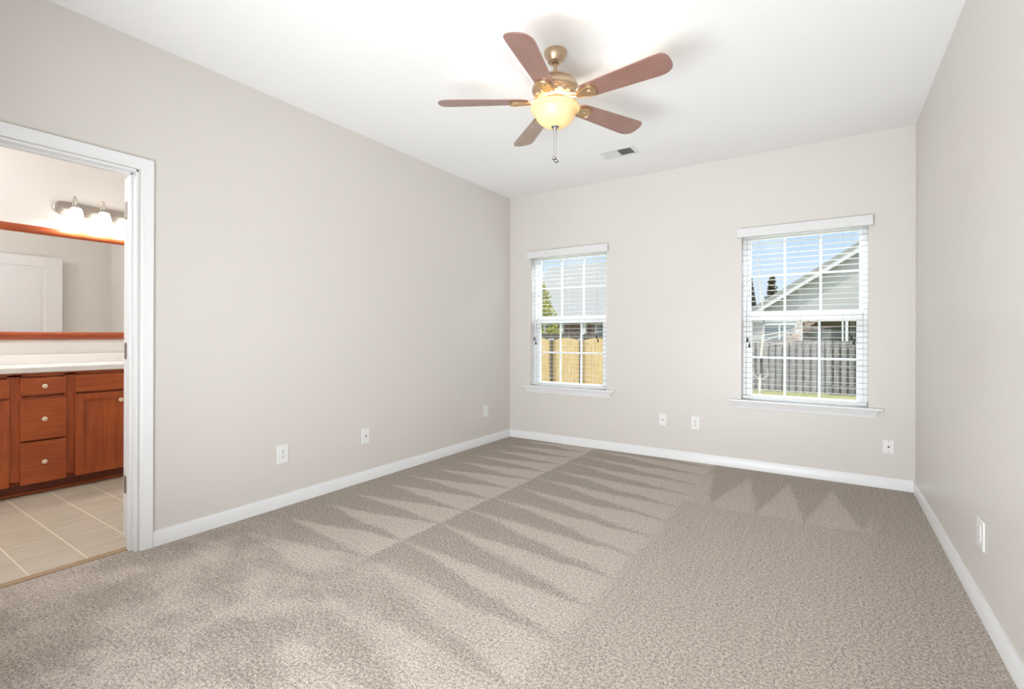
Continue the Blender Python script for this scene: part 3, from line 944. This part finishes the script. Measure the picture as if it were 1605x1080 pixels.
# weathered shadowbox fence outside the right window
fy = 15.0
gf = thing('shadowbox_fence', (2.5, fy, G), 'weathered grey shadowbox fence in front of the gabled house', 'fence')
mb = MB(); x = -1.9; i = 0
while x < 6.5:
    dz = random.uniform(-.015, .015)
    mb.box(x, x + .142, fy - .045, fy - .025, G + .05, 1.04 + dz)
    mb.box(x + .105, x + .247, fy + .045, fy + .065, G + .05, 1.02 + dz)
    x += .212
mb.build('pickets', m_fence_grey, gf, smooth=False)
mb = MB()
for z in (G + .25, 0.10, 0.80):
    mb.box(-1.9, 6.6, fy - .024, fy + .044, z, z + .09)
mb.build('rails', m_fence_grey, gf, smooth=False)
for xp in (-1.7, 0.7, 3.1, 5.5):
    MB().box(xp - .045, xp + .045, fy - .023, fy + .0432, G, 1.0).build('post', m_fence_grey, gf)

# new cedar fence with scalloped panels outside the left window
ty = 12.0
tf = thing('scalloped_fence', (-5.0, ty, G), 'new tan wooden fence with scalloped panel tops', 'fence')
pw = 1.25
for k in range(-6, 4):
    xv = -4.74 + k * pw
    if xv < -12 or xv > -1.9:
        continue
    mb = MB(); nb = 9; bwid = pw / nb
    for j in range(nb):
        x0 = xv + j * bwid; x1 = x0 + bwid - .006
        def top(x):
            return 0.955 + .135 * math.sin(PI * (x - xv) / pw) ** .9 if 0 < (x - xv) < pw else .955
        n = 4
        pts = [(x0 + (x1 - x0) * q / n, top(x0 + (x1 - x0) * q / n)) for q in range(n + 1)]
        mb.prism([(x0, G + .02), (x1, G + .02)] + pts[::-1], ty - .01, ty + .01, 1)
    mb.build('panel', m_fence_tan, tf, smooth=False)
for k in range(-5, 3):
    xv = -4.74 + k * pw
    if -11 < xv < -1.9:
        pst = MB().box(xv - .045, xv + .045, ty - .10, ty - .011, G, 1.02).build('post', m_post, tf)
        MB().prism([(xv - .09, 1.02), (xv + .09, 1.02), (xv + .06, 1.055), (xv - .06, 1.055)], ty - .14, ty + .03, 1).build('post_cap', m_postcap, pst)

# dark dog-eared fence behind it
df = tag(None or bpy.data.objects.new('picket_fence', None), 'dark brown picket fence rising behind the scalloped fence', 'fence'); COL.objects.link(df); df.location = (-8, 16.5, G)
mb = MB(); x = -15.0
while x < -2.5:
    dz = random.uniform(-.012, .012)
    mb.prism([(x, G + .02), (x + .27, G + .02), (x + .27, 1.22 + dz), (x + .20, 1.285 + dz), (x + .07, 1.285 + dz), (x, 1.22 + dz)], 16.49, 16.51, 1)
    x += .285
mb.build('pickets', m_fence_dark, df, smooth=False)
mb = MB()
for z in (G + .3, 0.7):
    mb.box(-15, -2.5, 16.511, 16.55, z, z + .09)
mb.build('rails', m_fence_dark, df, smooth=False)

# brick house beyond the left window
hy = 22.0
lh = thing('neighbor_house', (-8.0, hy + 5, G), 'brick house with a broad grey shingled roof beyond the left window', 'house')
MB().box(-14.0, -1.2, hy, hy + 10, G, 2.18).build('brick_wall', m_brick, lh, smooth=False)
mb = MB()
rz = 6.32; ez = 2.16
mb.prism([(hy - .45, ez), (hy + 5, rz), (hy + 10.45, ez), (hy + 10.45, ez - .18), (hy + 5, rz - .2), (hy - .45, ez - .18)], -14.3, -1.0, 0)
mb.build('roof', m_shingle, lh, smooth=False)
MB().box(-14.35, -1.0, hy - .58, hy - .451, ez - .20, ez + .02).build('gutter', m_extwhite, lh, bevel=0.02)
MB().tube([(-7.35, hy - .5, 2.12), (-7.65, hy - .12, 1.9), (-7.65, hy - .06, G)], .06, 8).build('downspout', m_extwhite, lh)
for xc in (-10.62, -9.13):
    MB().box(xc - .12, xc + .12, hy - .30, hy - .06, G, 1.97).build('column', m_extwhite, lh, bevel=0.01)
for xw0, xw1 in ((-8.45, -7.6), (-12.6, -11.6)):
    mb = MB()
    mb.box(xw0 - .08, xw0, hy - .05, hy - .001, 0.2, 1.9); mb.box(xw1, xw1 + .08, hy - .05, hy - .001, 0.2, 1.9); mb.box(xw0, xw1, hy - .05, hy - .001, 1.82, 1.9); mb.box(xw0, xw1, hy - .05, hy - .001, .2, .28); mb.box(xw0, xw1, hy - .05, hy - .001, 1.42, 1.48)
    wf = mb.build('window', m_extwhite, lh, smooth=False)
    MB().box(xw0, xw1, hy - .03, hy - .0012, .28, 1.82).build('pane', m_darkwin, wf, smooth=False)
MB().lathe([(0, 0), (.09, 0), (.09, .35), (0, .35)], (-8.9, hy + 1.7, 3.35), 12).build('roof_vent', m_darkwin, lh)

# grey gabled house beyond the right window
gy = 20.0
rh = thing('neighbor_house', (5.2, gy + 5, G), 'grey sided house with a white gable rake beyond the right window', 'house')
sl = (5.051 - 2.32) / (4.257 - .059)
pk = 5.5; x_l = -0.55
def rk(x, off=0.0):
    return 2.32 + sl * (x - .059) + off if x <= pk else 2.32 + sl * (2 * pk - x - .059) + off
x_r = 2 * pk - x_l
mb = MB()
mb.prism([(x_l + .4, 1.95), (x_r - .4, 1.95), (x_r - .4, rk(x_r - .4, -.12)), (pk, rk(pk, -.12)), (x_l + .4, rk(x_l + .4, -.12))], gy, gy + 9, 1)
mb.build('gable_siding', m_siding, rh, smooth=False)
mb = MB()
mb.prism([(x_l, rk(x_l, -.28)), (pk, rk(pk, -.28)), (x_r, rk(x_r, -.28)), (x_r, rk(x_r, -.02)), (pk, rk(pk, -.02)), (x_l, rk(x_l, -.02))], gy - .34, gy - .26, 1)
mb.build('rake_trim', m_extwhite, rh, smooth=False)
mb = MB()
mb.prism([(x_l - .1, rk(x_l - .1, -.06)), (pk, rk(pk, -.02)), (x_r + .1, rk(x_r + .1, -.06)), (x_r + .1, rk(x_r + .1, .1)), (pk, rk(pk, .14)), (x_l - .1, rk(x_l - .1, .1))], gy - .38, gy + 9.3, 1)
mb.build('roof', m_shingle, rh, smooth=False)
MB().box(x_l + .4, x_r - .4, gy - .04, gy + .06, 1.84, 1.97).build('frieze_board', m_extwhite, rh, smooth=False)
mb = MB(); mb.box(x_l + .4, 1.95, gy + .002, gy + 8.9, G, 1.9499); mb.build('side_wall', m_siding, rh, smooth=False)
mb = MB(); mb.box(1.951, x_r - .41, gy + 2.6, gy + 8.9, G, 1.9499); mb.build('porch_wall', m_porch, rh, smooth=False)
for xp, wd in ((1.96, .11), (3.52, .035), (3.66, .05), (5.6, .11)):
    MB().box(xp - wd, xp + wd, gy - .02, gy + .02 + wd, G, 1.838).build('porch_post', m_extwhite, rh, smooth=False)
xw0, xw1 = 0.60, 1.78
mb = MB(); mb.box(xw0 - .09, xw0, gy - .05, gy + .001, .3, 1.74); mb.box(xw1, xw1 + .09, gy - .05, gy + .001, .3, 1.74); mb.box(xw0 - .09, xw1 + .09, gy - .0502, gy + .0008, 1.66, 1.76); mb.box(xw0, xw1, gy - .05, gy + .001, .3, .38); mb.box(1.15, 1.22, gy - .045, gy + .001, .38, 1.66)
wf = mb.build('window', m_extwhite, rh, smooth=False)
MB().box(xw0, xw1, gy - .03, gy + .0005, .38, 1.66).build('pane', m_darkwin, wf, smooth=False)
MB().box(2.4, 5.4, gy + 2.55, gy + 2.599, .2, 1.5).build('porch_window', m_darkwin, rh, smooth=False)


# trees
def leaf_cloud(mb, c, rad, n, size, squash=1.0, rng=random):
    for _ in range(n):
        while True:
            p = Vector((rng.uniform(-1, 1), rng.uniform(-1, 1), rng.uniform(-1, 1)))
            if p.length < 1:
                break
        q = Vector(c) + Vector((p.x * rad, p.y * rad, p.z * rad * squash))
        d1 = Vector((rng.uniform(-1, 1), rng.uniform(-1, 1), rng.uniform(-1, 1))).normalized() * size
        d2 = d1.orthogonal().normalized() * size * .55
        mb.quad(q - d1, q - d2, q + d1, q + d2)


yt = thing('leafy_tree', (-9.8, 18.2, G), 'yellow-green leafy tree at the left of the brick house', 'tree')
MB().tube([(-9.8, 18.2, G), (-9.75, 18.2, .8), (-9.9, 18.2, 2.4), (-9.95, 18.2, 3.6)], [.10, .08, .05, .02], 8).build('trunk', m_bark, yt)
mb = MB(); rg = random.Random(3)
for k in range(46):
    h = rg.random()
    rr_ = .95 * (1 - h) + .28
    a = rg.uniform(0, 2 * PI); d = rr_ * rg.uniform(.15, .9)
    leaf_cloud(mb, (-10.0 + d * math.cos(a), 18.2 + d * math.sin(a), .7 + h * 3.2), .34, 34, .10, .8, rg)
mb.build('foliage', m_leaf_y, yt, smooth=False)

ty_ = 13.53
sp = thing('sapling', (1.11, ty_, G), 'slender pale-barked young tree with pinkish budding twigs before the grey fence', 'tree')
MB().tube([(1.11, ty_, G), (1.12, ty_, -.3), (1.15, ty_, .47), (1.20, ty_, 1.1), (1.225, ty_, 1.75), (1.17, ty_, 2.4), (1.12, ty_, 2.85), (1.07, ty_, 3.4), (1.04, ty_, 3.9)], [.05, .045, .042, .038, .032, .024, .018, .012, .006], 10).build('trunk', m_bark, sp)
rg = random.Random(11)
tips = []
def twig(p0, d, ln, r, depth, mb=None):
    top = mb is None
    mb = mb or MB()
    pts = [Vector(p0)]; dd = Vector(d).normalized()
    for _ in range(5):
        dd = (dd + Vector((rg.uniform(-.25, .25), rg.uniform(-.25, .25), rg.uniform(-.15, .22)))).normalized()
        pts.append(pts[-1] + dd * ln / 5)
    mb.tube(pts, [r * (1 - .16 * k) for k in range(6)], 5)
    tips.extend(pts[2:])
    if depth:
        for k in (2, 3, 4):
            twig(pts[k], dd + Vector((rg.uniform(-.9, .9), rg.uniform(-.6, .6), rg.uniform(-.4, .6))), ln * .5, r * .6, depth - 1, mb)
    if top:
        mb.build('branch', m_bark, sp)
twig((1.13, ty_, -.30), (-.8, -.2, .55), .45, .022, 1)
twig((1.13, ty_, -.30), (.8, -.1, .45), .40, .020, 1)
twig((1.20, ty_, .95), (-1, 0, .15), .70, .016, 2)
twig((1.20, ty_, 1.00), (1, -.1, .25), 1.30, .020, 2)
twig((1.20, ty_, .85), (1, .2, .02), 1.00, .014, 2)
twig((1.21, ty_, 1.2), (1, 0, .32), 1.7, .018, 2)
twig((1.22, ty_, 1.7), (-.7, .2, .5), .5, .010, 1)
twig((1.17, ty_, 2.3), (.6, .2, .7), .7, .008, 1)
twig((1.12, ty_, 2.8), (-.6, 0, .8), .5, .006, 1)
twig((1.08, ty_, 3.2), (.8, 0, .5), .7, .006, 1)
mb = MB()
for p in tips:
    if .5 < p.z < 1.7:
        leaf_cloud(mb, p, .06, 6, .022, 1, rg)
mb.build('buds', m_twig, sp, smooth=False)

ev = thing('evergreen_tree', (-.1, 31, G), 'dark evergreen tip showing behind the gabled roof', 'tree')
MB().tube([(-.1, 31, G), (-.1, 31, 4.6)], [.16, .03], 8).build('trunk', m_post, ev)
mb = MB(); rg = random.Random(5)
for k in range(60):
    h = k / 59
    rr_ = 1.05 * (1 - h) + .08
    for q in range(5):
        a = rg.uniform(0, 2 * PI); d = rr_ * rg.uniform(.2, 1)
        leaf_cloud(mb, (-.1 + d * math.cos(a), 31 + d * math.sin(a), 0.6 + h * 4.3), .16, 9, .09, 1.3, rg)
mb.build('foliage', m_everg, ev, smooth=False)
